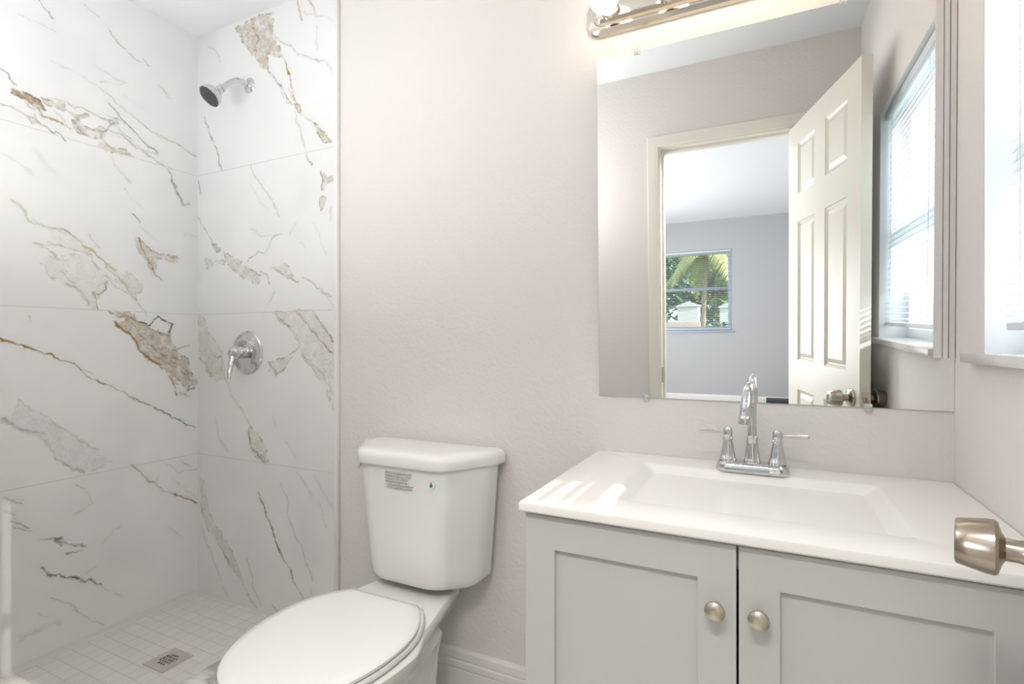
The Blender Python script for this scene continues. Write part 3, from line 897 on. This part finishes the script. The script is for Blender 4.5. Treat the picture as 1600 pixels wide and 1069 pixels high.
def ring_top(x0, x1, y0, y1, r, z): return rrect(x0, x1, y0, y1, r, z, 6)
bm = bmesh.new()
TX0, TX1, TY0, TY1, TZ = -.441, XR - .0015, -.550, -.0015, .787
BX = (-.287, .213, -.446, -.108)
rings = [ring_top(TX0 + .02, TX1 - .004, TY0 + .02, TY1 - .002, .004, TZ - .019),
         ring_top(TX0 + .002, TX1 - .001, TY0 + .002, TY1 - .0005, .004, TZ - .019),
         ring_top(TX0, TX1, TY0, TY1, .004, TZ - .016), ring_top(TX0, TX1, TY0, TY1, .004, TZ - .004),
         ring_top(TX0 + .0015, TX1, TY0 + .0015, TY1, .004, TZ - .001), ring_top(TX0 + .004, TX1 - .001, TY0 + .004, TY1 - .001, .004, TZ),
         ring_top(BX[0] - .006, BX[1] + .006, BX[2] - .006, BX[3] + .006, .012, TZ),
         ring_top(BX[0], BX[1], BX[2], BX[3], .010, TZ - .0012),
         ring_top(BX[0] + .005, BX[1] - .005, BX[2] + .005, BX[3] - .005, .010, TZ - .005)]
for t in (.15, .5, .85):
    rings.append(ring_top(BX[0] + .005 + .145 * t, BX[1] - .005 - .135 * t, BX[2] + .005 + .065 * t, BX[3] - .005 - .085 * t, .012 + .03 * t, TZ - .005 - .088 * t))
rings += [ring_top(BX[0] + .165, BX[1] - .155, BX[2] + .080, BX[3] - .105, .05, TZ - .0945), ring_top(-.055, -.019, -.268, -.232, .017, TZ - .097)]
loft(bm, rings, True, True)
st = obj('sink_top', bm, M['solid'], None, smooth=30)
tag(st, 'white one-piece sink top with a sloping rectangular basin on the grey cabinet', 'sink')
bm = bmesh.new(); lathe(bm, (-.037, -.25, TZ - .0968), (0, 0, 1), [(.021, 0), (.021, .0015), (.017, .0025), (.015, .001), (0, .001)], 28)
obj('drain', bm, M['chrome'], st)

fa = thing('faucet', 'chrome two-handle faucet with gooseneck spout standing behind the basin', 'faucet', (-.035, -.078, TZ))
FXc, FYc = -.0345, -.084
bm = bmesh.new()
rings = []
for ins, z in ((0, 0), (-.0005, .004), (.002, .016), (.006, .0215), (.012, .0235)):
    rings.append(rrect(FXc - .0815 + ins, FXc + .0815 - ins, FYc - .031 + ins, FYc + .027 - ins, .024 - ins * .4, TZ + .0003 + z, 8))
loft(bm, rings)
obj('base_plate', bm, M['chrome'], fa, smooth=25)
bm = bmesh.new()
lathe(bm, (FXc, FYc, TZ + .0235), (0, 0, 1), [(.0195, 0), (.0195, .003), (.018, .006), (.0165, .016), (.0140, .040), (.0125, .054), (.0132, .056), (.0132, .060), (.0104, .062), (.0100, .070)], 36)
path = [(FXc, FYc, TZ + .075), (FXc, FYc, TZ + .12), (FXc, FYc, TZ + .166), (FXc - .002, FYc - .009, TZ + .192), (FXc - .004, FYc - .033, TZ + .209), (FXc - .007, FYc - .062, TZ + .201),
        (FXc - .010, FYc - .084, TZ + .174), (FXc - .012, FYc - .090, TZ + .150), (FXc - .013, FYc - .092, TZ + .140)]
sp_ = spline(path, 8)
tube(bm, sp_, [.0100 + .0020 * min(1, max(0, (i / len(sp_) - .35) / .5)) for i in range(len(sp_))], 24)
lathe(bm, (FXc - .013, FYc - .092, TZ + .142), (-.02, -.03, -1), [(.0114, -.004), (.0130, -.002), (.0133, .006), (.0142, .012), (.0138, .016), (.010, .0165), (.009, .012)], 32)
obj('spout', bm, M['chrome'], fa, smooth=40)
for sx, lx in ((-1, -.064), (1, .066)):
    hx = FXc + sx * .0545
    bm = bmesh.new()
    lathe(bm, (hx, FYc, TZ + .0235), (0, 0, 1), [(.0205, 0), (.0205, .003), (.019, .006), (.0155, .022), (.0115, .044), (.0105, .048), (.0125, .050), (.0125, .054), (.0105, .056), (.0110, .060), (.0115, .072), (.009, .078), (.004, .080), (0, .0802)], 32)
    h = obj('handle', bm, M['chrome'], fa)
    bm = bmesh.new()
    tube(bm, [(hx + sx * .008, FYc - .001, TZ + .0235 + .066), (hx + sx * .020, FYc - .003, TZ + .0235 + .067), (hx + sx * .030, FYc - .005, TZ + .0235 + .068), (hx + lx * .98, FYc - .012, TZ + .0235 + .070), (hx + lx, FYc - .012, TZ + .0235 + .070)], [.003, .0032, .0042, .0052, .0035], 14)
    obj('lever', bm, M['chrome'], h)

# ------------------------------------------------------------------ toilet
TC = -.998
to = thing('toilet', 'white two-piece toilet with closed lid between shower and vanity', 'toilet', (TC, -.38, FZ))
def egg(yb, yf, hw, wb, z, n=26, nb=14, pw=2.4):
    """oval ring: elliptical front, sides narrowing to a straight back of half-width wb"""
    L = yb - yf
    ym = yb - L * .42
    half = []
    for k in range(nb):                                   # right side, back corner to widest point
        t = 1 - k / nb
        half.append((hw - (hw - wb) * t ** pw, ym + (yb - ym) * t))
    for k in range(n):                                    # right side, widest point to the nose
        a = PI / 2 * k / n
        half.append((hw * math.cos(a) ** .94, ym - (ym - yf) * math.sin(a) ** .94))
    half.append((0, yf))
    ring = half + [(-x, y) for x, y in half[-2::-1]]
    return [(TC + x, y, z) for x, y in ring]
bm = bmesh.new()
loft(bm, [egg(-.16, -.58, .118, .105, FZ + .0005), egg(-.16, -.58, .118, .105, FZ + .02), egg(-.165, -.565, .108, .10, FZ + .05), egg(-.17, -.56, .104, .098, .08),
          egg(-.17, -.575, .112, .105, .14), egg(-.17, -.62, .135, .12, .195), egg(-.18, -.685, .172, .135, .245), egg(-.19, -.725, .200, .10, .285, pw=1.3), egg(-.19, -.746, .218, .10, .312, pw=1.3),
          egg(-.195, -.748, .221, .10, .325, pw=1.3), egg(-.20, -.742, .216, .097, .330, pw=1.3)])
# rear trapway and deck under the tank
dk = lambda hw0, hw1, y0, y1, z, r=.02: [(TC + x, y, z) for x, y in [tuple(q) for q in round_poly([(hw1, y0), (-hw1, y0), (-hw0, y1), (hw0, y1)], [r] * 4, 5)]]
loft(bm, [dk(.135, .080, -.045, -.36, .235), dk(.165, .098, -.035, -.40, .268), dk(.212, .108, -.03, -.46, .300), dk(.216, .111, -.03, -.46, .323), dk(.211, .106, -.034, -.46, .3305)])
loft(bm, [dk(.10, .10, -.16, -.34, FZ + .0005, .03), dk(.10, .105, -.15, -.34, .06, .03), dk(.11, .105, -.14, -.34, .14, .03), dk(.13, .095, -.12, -.36, .25, .03)])
obj('bowl', bm, M['ceramic'], to, smooth=50)
bm = bmesh.new()
loft(bm, [egg(-.262, -.748, .202, .120, .3325), egg(-.260, -.752, .207, .123, .336), egg(-.260, -.752, .208, .124, .344), egg(-.262, -.749, .204, .120, .349)])
obj('seat', bm, M['seat'], to, smooth=50)
bm = bmesh.new()
loft(bm, [egg(-.282, -.744, .197, .112, .3505), egg(-.277, -.751, .204, .117, .3535), egg(-.277, -.752, .205, .118, .361), egg(-.280, -.748, .201, .115, .3650),
          egg(-.295, -.725, .178, .10, .3672), egg(-.33, -.64, .11, .07, .3682)])
ld = obj('seat_lid', bm, M['seat'], to, smooth=50)
for s in (-1, 1):
    bm = bmesh.new()
    x = TC + s * .078
    loft(bm, [rrect(x - .016, x + .016, -.296, -.262, .006, .331), rrect(x - .016, x + .016, -.296, -.262, .006, .343), rrect(x - .013, x + .013, -.293, -.265, .006, .3465)])
    obj('hinge', bm, M['seat'], ld)
def tank_ring(z, hf, hb, yf, yb=-.022, rf=.040, rb=.02, ox=0):
    pts = round_poly([(hb, yb), (-hb, yb), (-hb + .006, yb - .07), (-hf, yf), (hf, yf), (hb - .006, yb - .07)], [rb, rb, .02, rf, rf, .02], 7)
    return [(TC + ox + p.x, p.y - .006 * max(0, 1 - (p.x / .16) ** 2) * (1 if p.y < -.12 else 0), z) for p in pts]
bm = bmesh.new()
def tk(z):
    t = (z - .365) / .36
    return dict(hf=.122 + .028 * t, hb=.219 + .028 * t, yf=-.188 - .024 * t)
rings = [tank_ring(.352, .07, .15, -.145, -.06), tank_ring(.3535, .10, .185, -.17, -.04), tank_ring(.362, .113, .206, -.182, -.028)]
for z in (.378, .40, .45, .52, .60, .68, .724):
    rings.append(tank_ring(z, **tk(z)))
loft(bm, rings)
tank = obj('tank', bm, M['ceramic'], to, smooth=50)
bm = bmesh.new()
L0 = dict(hf=.159, hb=.264, yf=-.226, yb=-.006)
ins = lambda d: dict(hf=L0['hf'] - d * .7, hb=L0['hb'] - d, yf=L0['yf'] + d, yb=L0['yb'] - d * .6)
loft(bm, [tank_ring(.7255, **ins(.006)), tank_ring(.7265, **ins(.002)), tank_ring(.732, **ins(0)), tank_ring(.750, **ins(.001)), tank_ring(.760, **ins(.004)), tank_ring(.7665, **ins(.011)), tank_ring(.7695, **ins(.024)), tank_ring(.7705, **ins(.06))])
obj('tank_lid', bm, M['ceramic'], to, smooth=50)
# small flush lever on the left flank of the tank
bm = bmesh.new()
nx = Vector((-.82, -.57, 0)).normalized()
fp = Vector((TC - .196, -.150, .700))
lathe(bm, fp, nx, [(.010, -.006), (.010, .003), (.006, .006), (.006, .009), (0, .0095)], 20)
tube(bm, [fp + nx * .007, fp + nx * .008 + Vector((.012, -.016, -.002)), fp + nx * .008 + Vector((.020, -.026, -.003))], [.0055, .005, .0045], 12)
obj('flush_lever', bm, M['chrome'], to)
# printed notice and round sticker on the tank front: too small to read in the photo, six lines of word marks
def tank_front(x, z):
    t = tk(z)
    return t['yf'] - .006 * max(0, 1 - (x / .16) ** 2) * .93
bm = bmesh.new()
rnd = random.Random(5)
for row in range(6):
    z = .7060 - row * .0092
    x = -.048 + (.004 if row > 3 else 0)
    end = (.052, .050, .036, .034, .056, .050)[row]
    while x < end:
        w = min(rnd.uniform(.006, .016), end - x)
        if w > .003:
            y0 = max(tank_front(x, z), tank_front(x + w, z))
            box(bm, (TC + x, y0 - .0024, z - .0011), (TC + x + w, y0 + .0006, z + .0011))
        x += w + .0028
obj('printed_notice', bm, M['print'], tank, smooth=0)['label'] = 'grey printed notice'
sx, sz = .118, .683
sy = tank_front(.118, sz)
bm = bmesh.new(); lathe(bm, (TC + sx, sy + .003, sz), (0, -1, .07), [(.012, 0), (.012, .0045), (0, .0047)], 28)
stk = obj('sticker', bm, M['sticker'], tank, smooth=20); stk['label'] = 'round pale sticker with a green drop'
bm = bmesh.new()
drop = [(0, .0085), (.0028, .0028), (.0050, -.0015), (.0043, -.0053), (0, -.0070), (-.0043, -.0053), (-.0050, -.0015), (-.0028, .0028)]
loft(bm, [[(TC + sx + a, sy - .0012 , sz + b) for a, b in drop], [(TC + sx + a, sy - .0024, sz + b) for a, b in drop]])
obj('drop_mark', bm, M['green'], stk, smooth=0)

# ------------------------------------------------------------------ shower fittings
sh = thing('showerhead', 'chrome shower head with dark face on a bent arm high on the tile', 'shower head', (-1.918, -.012, 2.156))
bm = bmesh.new(); lathe(bm, (-1.918, -.0122, 2.156), (0, -1, 0), [(.031, 0), (.031, .002), (.028, .005), (.018, .009), (.0125, .011)], 36)
obj('flange', bm, M['chrome'], sh)
ap = spline([(-1.918, -.018, 2.156), (-1.918, -.050, 2.156), (-1.918, -.075, 2.150), (-1.920, -.100, 2.130), (-1.9235, -.128, 2.098)], 6)
bm = bmesh.new(); tube(bm, ap, .0105, 20); obj('arm', bm, M['chrome'], sh)
hd = Vector((-.10, -.68, -.73)).normalized()
ho = Vector((-1.924, -.126, 2.100))
bm = bmesh.new()
lathe(bm, ho, hd, [(.0115, 0), (.0150, .002), (.0150, .012), (.0125, .014), (.0125, .018), (.0160, .020), (.0175, .026), (.0165, .032), (.020, .036), (.030, .043), (.0385, .056), (.0415, .068), (.0420, .077), (.0400, .0785), (.0385, .0765)], 40)
hh = obj('head', bm, M['chrome'], sh, smooth=30)
bm = bmesh.new(); lathe(bm, ho + hd * .0755, hd, [(.0384, 0), (.0384, .0018), (.030, .0026), (.012, .0026), (.011, .0036), (0, .0036)], 36)
sf = obj('spray_face', bm, M['rubber'], hh, smooth=30)
bm = bmesh.new()
d_, u_, v_ = frame_axes(hd)
for rr, n in ((.034, 24), (.027, 18), (.020, 12), (.0145, 8)):
    for k in range(n):
        a = 2 * PI * k / n + rr * 40
        lathe(bm, ho + hd * .0778 + (u_ * math.cos(a) + v_ * math.sin(a)) * rr, hd, [(.0014, 0), (.0009, .0016)], 6)
nz = obj('spray_nozzles', bm, M['nozzle'], hh); nz['kind'] = 'stuff'

va = thing('shower_valve', 'round chrome shower valve with a lever, mid-height on the tile', 'shower valve', (-1.929, -.012, 1.056))
bm = bmesh.new(); lathe(bm, (-1.929, -.0122, 1.056), (0, -1, 0), [(.089, 0), (.089, .003), (.085, .008), (.076, .0105), (.066, .0115), (.058, .016), (.048, .0185), (.020, .0195)], 56)
obj('escutcheon', bm, M['chrome'], va, smooth=25)
bm = bmesh.new(); lathe(bm, (-1.929, -.031, 1.056), (0, -1, 0), [(.024, 0), (.024, .018), (.021, .020), (.021, .024), (.026, .027), (.028, .040), (.026, .052), (.016, .059), (0, .061)], 36)
va_h = obj('handle', bm, M['chrome'], va)
bm = bmesh.new(); tube(bm, spline([(-1.929, -.074, 1.052), (-1.925, -.086, 1.030), (-1.921, -.096, 1.000), (-1.918, -.104, .966), (-1.917, -.106, .952)], 5), [.013] * 5 + [.011] * 5 + [.0085] * 5 + [.0075] * 5 + [.006], 16)
obj('lever', bm, M['chrome'], va_h)

dr = thing('floor_drain', 'square metal drain grate set in the mosaic shower floor', 'drain', (-1.861, -.372, .001))
bm = bmesh.new()
DQ = .0535
cx, cy, zt = -1.861, -.372, .0032
hs, step, nh = .0058, .0118, 5
# plate with a grid of square holes
cuts = [-DQ] + sum([[(k - 2) * step - hs * .72, (k - 2) * step + hs * .72] for k in range(nh)], []) + [DQ]
for i in range(len(cuts) - 1):
    for j in range(len(cuts) - 1):
        if i % 2 == 1 and j % 2 == 1 and not (i in (1, 9) and j in (1, 9)): continue
        box(bm, (cx + cuts[i], cy + cuts[j], .0006), (cx + cuts[i + 1], cy + cuts[j + 1], zt))
bmesh.ops.remove_doubles(bm, verts=bm.verts, dist=1e-5)
obj('grate', bm, M['steel'], dr, smooth=0)
bm = bmesh.new(); box(bm, (cx - .032, cy - .032, .0002), (cx + .032, cy + .032, .0007)); obj('drain_well', bm, M['hole'], dr, smooth=0)

# ------------------------------------------------------------------ the open door (its inner knob reaches into the foreground)
TH = math.radians(15.46)
HP = Vector((.089, RW, 0)); UD = Vector((math.sin(TH), math.cos(TH), 0)); ND = Vector((-math.cos(TH), math.sin(TH), 0))
DW, DT, DZ0, DZT = .724, .035, FZ + .012, 2.032
def D(u, n, z): return tuple(HP + UD * u + ND * n + Vector((0, 0, z)))
dw = bpy.data.objects.new('door_1', None); C.objects.link(dw); dw.location = (.089, RW, FZ); structure(dw)
us_ = [0, .118, .312, .420, .618, DW]
zs_ = [DZ0, .16, .83, .962, 1.588, 1.712, 1.938, DZT]
bm = bmesh.new()
for side, n0 in ((1, 0.0), (-1, -DT)):
    for i in range(5):
        for j in range(7):
            a, b, c, e = us_[i], us_[i + 1], zs_[j], zs_[j + 1]
            if i in (1, 3) and j in (1, 3, 5):
                steps = [(0, 0), (.004, -.004), (.012, -.009), (.018, -.009), (.034, -.002), (.040, -.002)]
                rr = [[D(a + s, n0 + side * h, c + s), D(b - s, n0 + side * h, c + s), D(b - s, n0 + side * h, e - s), D(a + s, n0 + side * h, e - s)] for s, h in steps]
                loft(bm, rr, False, True)
            else:
                bm.faces.new([bm.verts.new(D(*q)) for q in ((a, n0, c), (b, n0, c), (b, n0, e), (a, n0, e))])
for q in (((0, 0, DZ0), (0, -DT, DZ0), (0, -DT, DZT), (0, 0, DZT)), ((DW, 0, DZ0), (DW, -DT, DZ0), (DW, -DT, DZT), (DW, 0, DZT)),
          ((0, 0, DZT), (DW, 0, DZT), (DW, -DT, DZT), (0, -DT, DZT)), ((0, 0, DZ0), (DW, 0, DZ0), (DW, -DT, DZ0), (0, -DT, DZ0))):
    bm.faces.new([bm.verts.new(D(*p)) for p in q])
bmesh.ops.remove_doubles(bm, verts=bm.verts, dist=1e-5)
obj('door_leaf', bm, M['door'], dw, smooth=12)
KU, KZ = .664, .870
kp = [(.033, 0), (.033, .003), (.030, .008), (.020, .011), (.0135, .013), (.0120, .020), (.0125, .030), (.018, .033), (.0285, .036), (.0305, .039), (.0300, .046), (.0275, .060), (.0255, .071), (.0240, .073), (.014, .0735), (.012, .0715), (0, .0715)]
for sgn, n0 in ((1, .0003), (-1, -DT - .0003)):
    bm = bmesh.new(); lathe(bm, D(KU, n0, KZ), ND * sgn, kp, 44)
    obj('knob', bm, M['knobmetal'], dw, smooth=28)
bm = bmesh.new()
loft(bm, [[D(DW + .0002, -DT / 2 + a, KZ + b) for a, b in ((-.012, -.028), (.012, -.028), (.012, .028), (-.012, .028))], [D(DW + .0014, -DT / 2 + a, KZ + b) for a, b in ((-.012, -.028), (.012, -.028), (.012, .028), (-.012, .028))]])
loft(bm, [[D(DW + .0014, -DT / 2 + a, KZ + b) for a, b in ((-.006, -.009), (.006, -.009), (.006, .009), (-.006, .009))], [D(DW + .010, -DT / 2 + a, KZ + b) for a, b in ((.003, -.009), (.006, -.009), (.006, .009), (.003, .009))]])
obj('latch', bm, M['nickel'], dw, smooth=0)

# ------------------------------------------------------------------ outdoors, beyond the bedroom window
def leaf_mat(name, col, sp=.3):
    m = mat(name, col, .5, spec=.3, var=(2.5, sp))
    return m
M['leaf1'] = leaf_mat('mid green leaves', (.20, .36, .11)); M['leaf2'] = leaf_mat('dark green leaves', (.09, .22, .10)); M['leaf3'] = leaf_mat('yellow green palm fronds', (.50, .54, .22))
M['bark'] = mat('pale palm bark', (.45, .37, .28), .9, var=(12, .25)); M['grass'] = mat('lawn', (.16, .24, .08), .9, var=(1.5, .3)); M['fence'] = mat('pinkish garden wall', (.62, .50, .42), .8, var=(3, .1))
M['carpaint'] = mat('white painted boards', (.80, .82, .84), .5)
GZ = -.30
bm = bmesh.new(); box(bm, (-40, -45, GZ - .3), (40, 25, GZ)); structure(obj('ground', bm, M['grass'], smooth=0))
def leaves(bm, c, rad, n, size, rnd, mi=0):
    for _ in range(n):
        while True:
            p = Vector((rnd.uniform(-1, 1), rnd.uniform(-1, 1), rnd.uniform(-1, 1)))
            if .35 < p.length < 1: break
        p = Vector((c[0] + p.x * rad[0], c[1] + p.y * rad[1], c[2] + p.z * rad[2]))
        a = Vector((rnd.uniform(-1, 1), rnd.uniform(-1, 1), rnd.uniform(-.6, .6))).normalized()
        b = a.cross(Vector((rnd.uniform(-1, 1), rnd.uniform(-1, 1), 1))).normalized()
        s = size * rnd.uniform(.6, 1.3)
        v = [bm.verts.new(p + a * s * u + b * s * .32 * w) for u, w in ((-1, 0), (-.2, 1), (1, 0), (-.2, -1))]
        bm.faces.new(v).material_index = mi
def tree(name, label, cat, x, y, h, rad, n, leaf, seed, trunk=True, size=.16):
    rnd = random.Random(seed)
    t = thing(name, label, cat, (x, y, GZ))
    bm = bmesh.new()
    for _ in range(5):
        o = (x + rnd.uniform(-.4, .4) * rad[0], y + rnd.uniform(-.4, .4) * rad[1], GZ + h + rnd.uniform(-.4, .4) * rad[2])
        leaves(bm, o, [r * .75 for r in rad], n // 5, size, rnd)
    obj('foliage', bm, leaf, t, smooth=0)
    bm = bmesh.new(); tube(bm, [(x, y, GZ), (x + .04, y, GZ + h * .5), (x - .03, y, GZ + h)], [.09, .07, .05], 10)
    obj('trunk', bm, M['bark'], t)
tree('broadleaf_tree', 'dense dark green tree left of the palm in the bedroom window view', 'tree', -4.8, -19.0, 3.6, (2.4, 1.2, 3.2), 4200, M['leaf2'], 3, size=.24)
tree('broadleaf_tree', 'mid green tree directly behind the palm in the bedroom window view', 'tree', -1.5, -22.5, 3.6, (2.6, 1.2, 3.2), 4200, M['leaf1'], 4, size=.24)
tree('broadleaf_tree', 'dark green tree right of the palm in the bedroom window view', 'tree', 1.8, -19.0, 3.6, (2.4, 1.2, 3.2), 4200, M['leaf2'], 6, size=.24)
tree('shrub', 'low leafy shrub right of the palm trunk below the white shed', 'shrub', -.95, -11.6, .95, (.45, .4, .45), 700, M['leaf2'], 8, size=.10)
def palm(label, x, y, lean, hz, fr, seed):
    rnd = random.Random(seed)
    t = thing('palm_tree', label, 'palm tree', (x, y, GZ))
    bm = bmesh.new()
    tp = spline([(x, y, GZ), (x + lean * .3, y, GZ + hz * .4), (x + lean, y, GZ + hz)], 10)
    tube(bm, tp, [.052 + .008 * (i % 2) - .015 * i / len(tp) for i in range(len(tp))], 12)
    obj('trunk', bm, M['bark'], t)
    top = Vector((x + lean, y, GZ + hz))
    for az, ln, up_ in fr:
        bm = bmesh.new()
        dirn = Vector((math.cos(az), math.sin(az), 0))
        pts = [top + dirn * ln * s + Vector((0, 0, up_ * s * 2.2 - (up_ * 1.6 + ln * .75) * s * s * 1.25)) for s in [k / 14 for k in range(15)]]
        tube(bm, pts, [.016 - .001 * i for i in range(15)], 6)
        side = dirn.cross(Vector((0, 0, 1)))
        for i in range(1, 15):
            for q in range(3):
                p = pts[i - 1].lerp(pts[i], q / 3)
                tang = (pts[i] - pts[i - 1]).normalized()
                L = ln * .42 * math.sin(PI * min(.97, .12 + .86 * (i + q / 3) / 15))
                for s in (-1, 1):
                    tip = p + side * s * L * .75 + tang * L * .45 + Vector((0, 0, -L * .55 + rnd.uniform(-.04, .04)))
                    w = tang * .018
                    v = [bm.verts.new(c) for c in (p - w, p + w, (p + tip) / 2 + w + Vector((0, 0, .03)), tip, (p + tip) / 2 - w + Vector((0, 0, .03)))]
                    bm.faces.new(v)
        obj('frond', bm, M['leaf3'], t, smooth=0)
palm('palm tree with yellow green drooping fronds, nearest in the bedroom window view', -1.16, -9.2, .10, 2.60,
     [(PI, 1.0, .10), (0.05, 1.0, .20), (PI * .75, .8, .5), (PI * .3, .8, .55), (PI * 1.4, .9, .35), (PI * 1.75, .8, .15)], 2)
bm = bmesh.new(); box(bm, (-3.4, -12.75, GZ), (-1.55, -12.6, 1.06), .01)
tag(obj('garden_wall', bm, M['fence']), 'low pinkish garden wall at the lower left of the bedroom window view', 'garden wall')
def shed(label, x, y, w, h, d=.7):
    t = thing('shed', label, 'shed', (x, y, GZ))
    bm = bmesh.new(); box(bm, (x - w / 2, y - d, GZ), (x + w / 2, y, h - .14)); obj('walls', bm, M['carpaint'], t, smooth=0)
    bm = bmesh.new()
    sec = [(x - w / 2 - .05, h - .16), (x + w / 2 + .05, h - .16), (x + w / 2 + .05, h - .13), (x, h), (x - w / 2 - .05, h - .13)]
    loft(bm, [[(a, y + .05, b) for a, b in sec], [(a, y - d - .05, b) for a, b in sec]])
    obj('roof', bm, M['carpaint'], t, smooth=0)
shed('white shed left of the palm trunk in the bedroom window view', -2.32, -16.2, .62, 1.68)
shed('white shed right of the palm trunk in the bedroom window view', -1.18, -16.6, .42, 1.62)
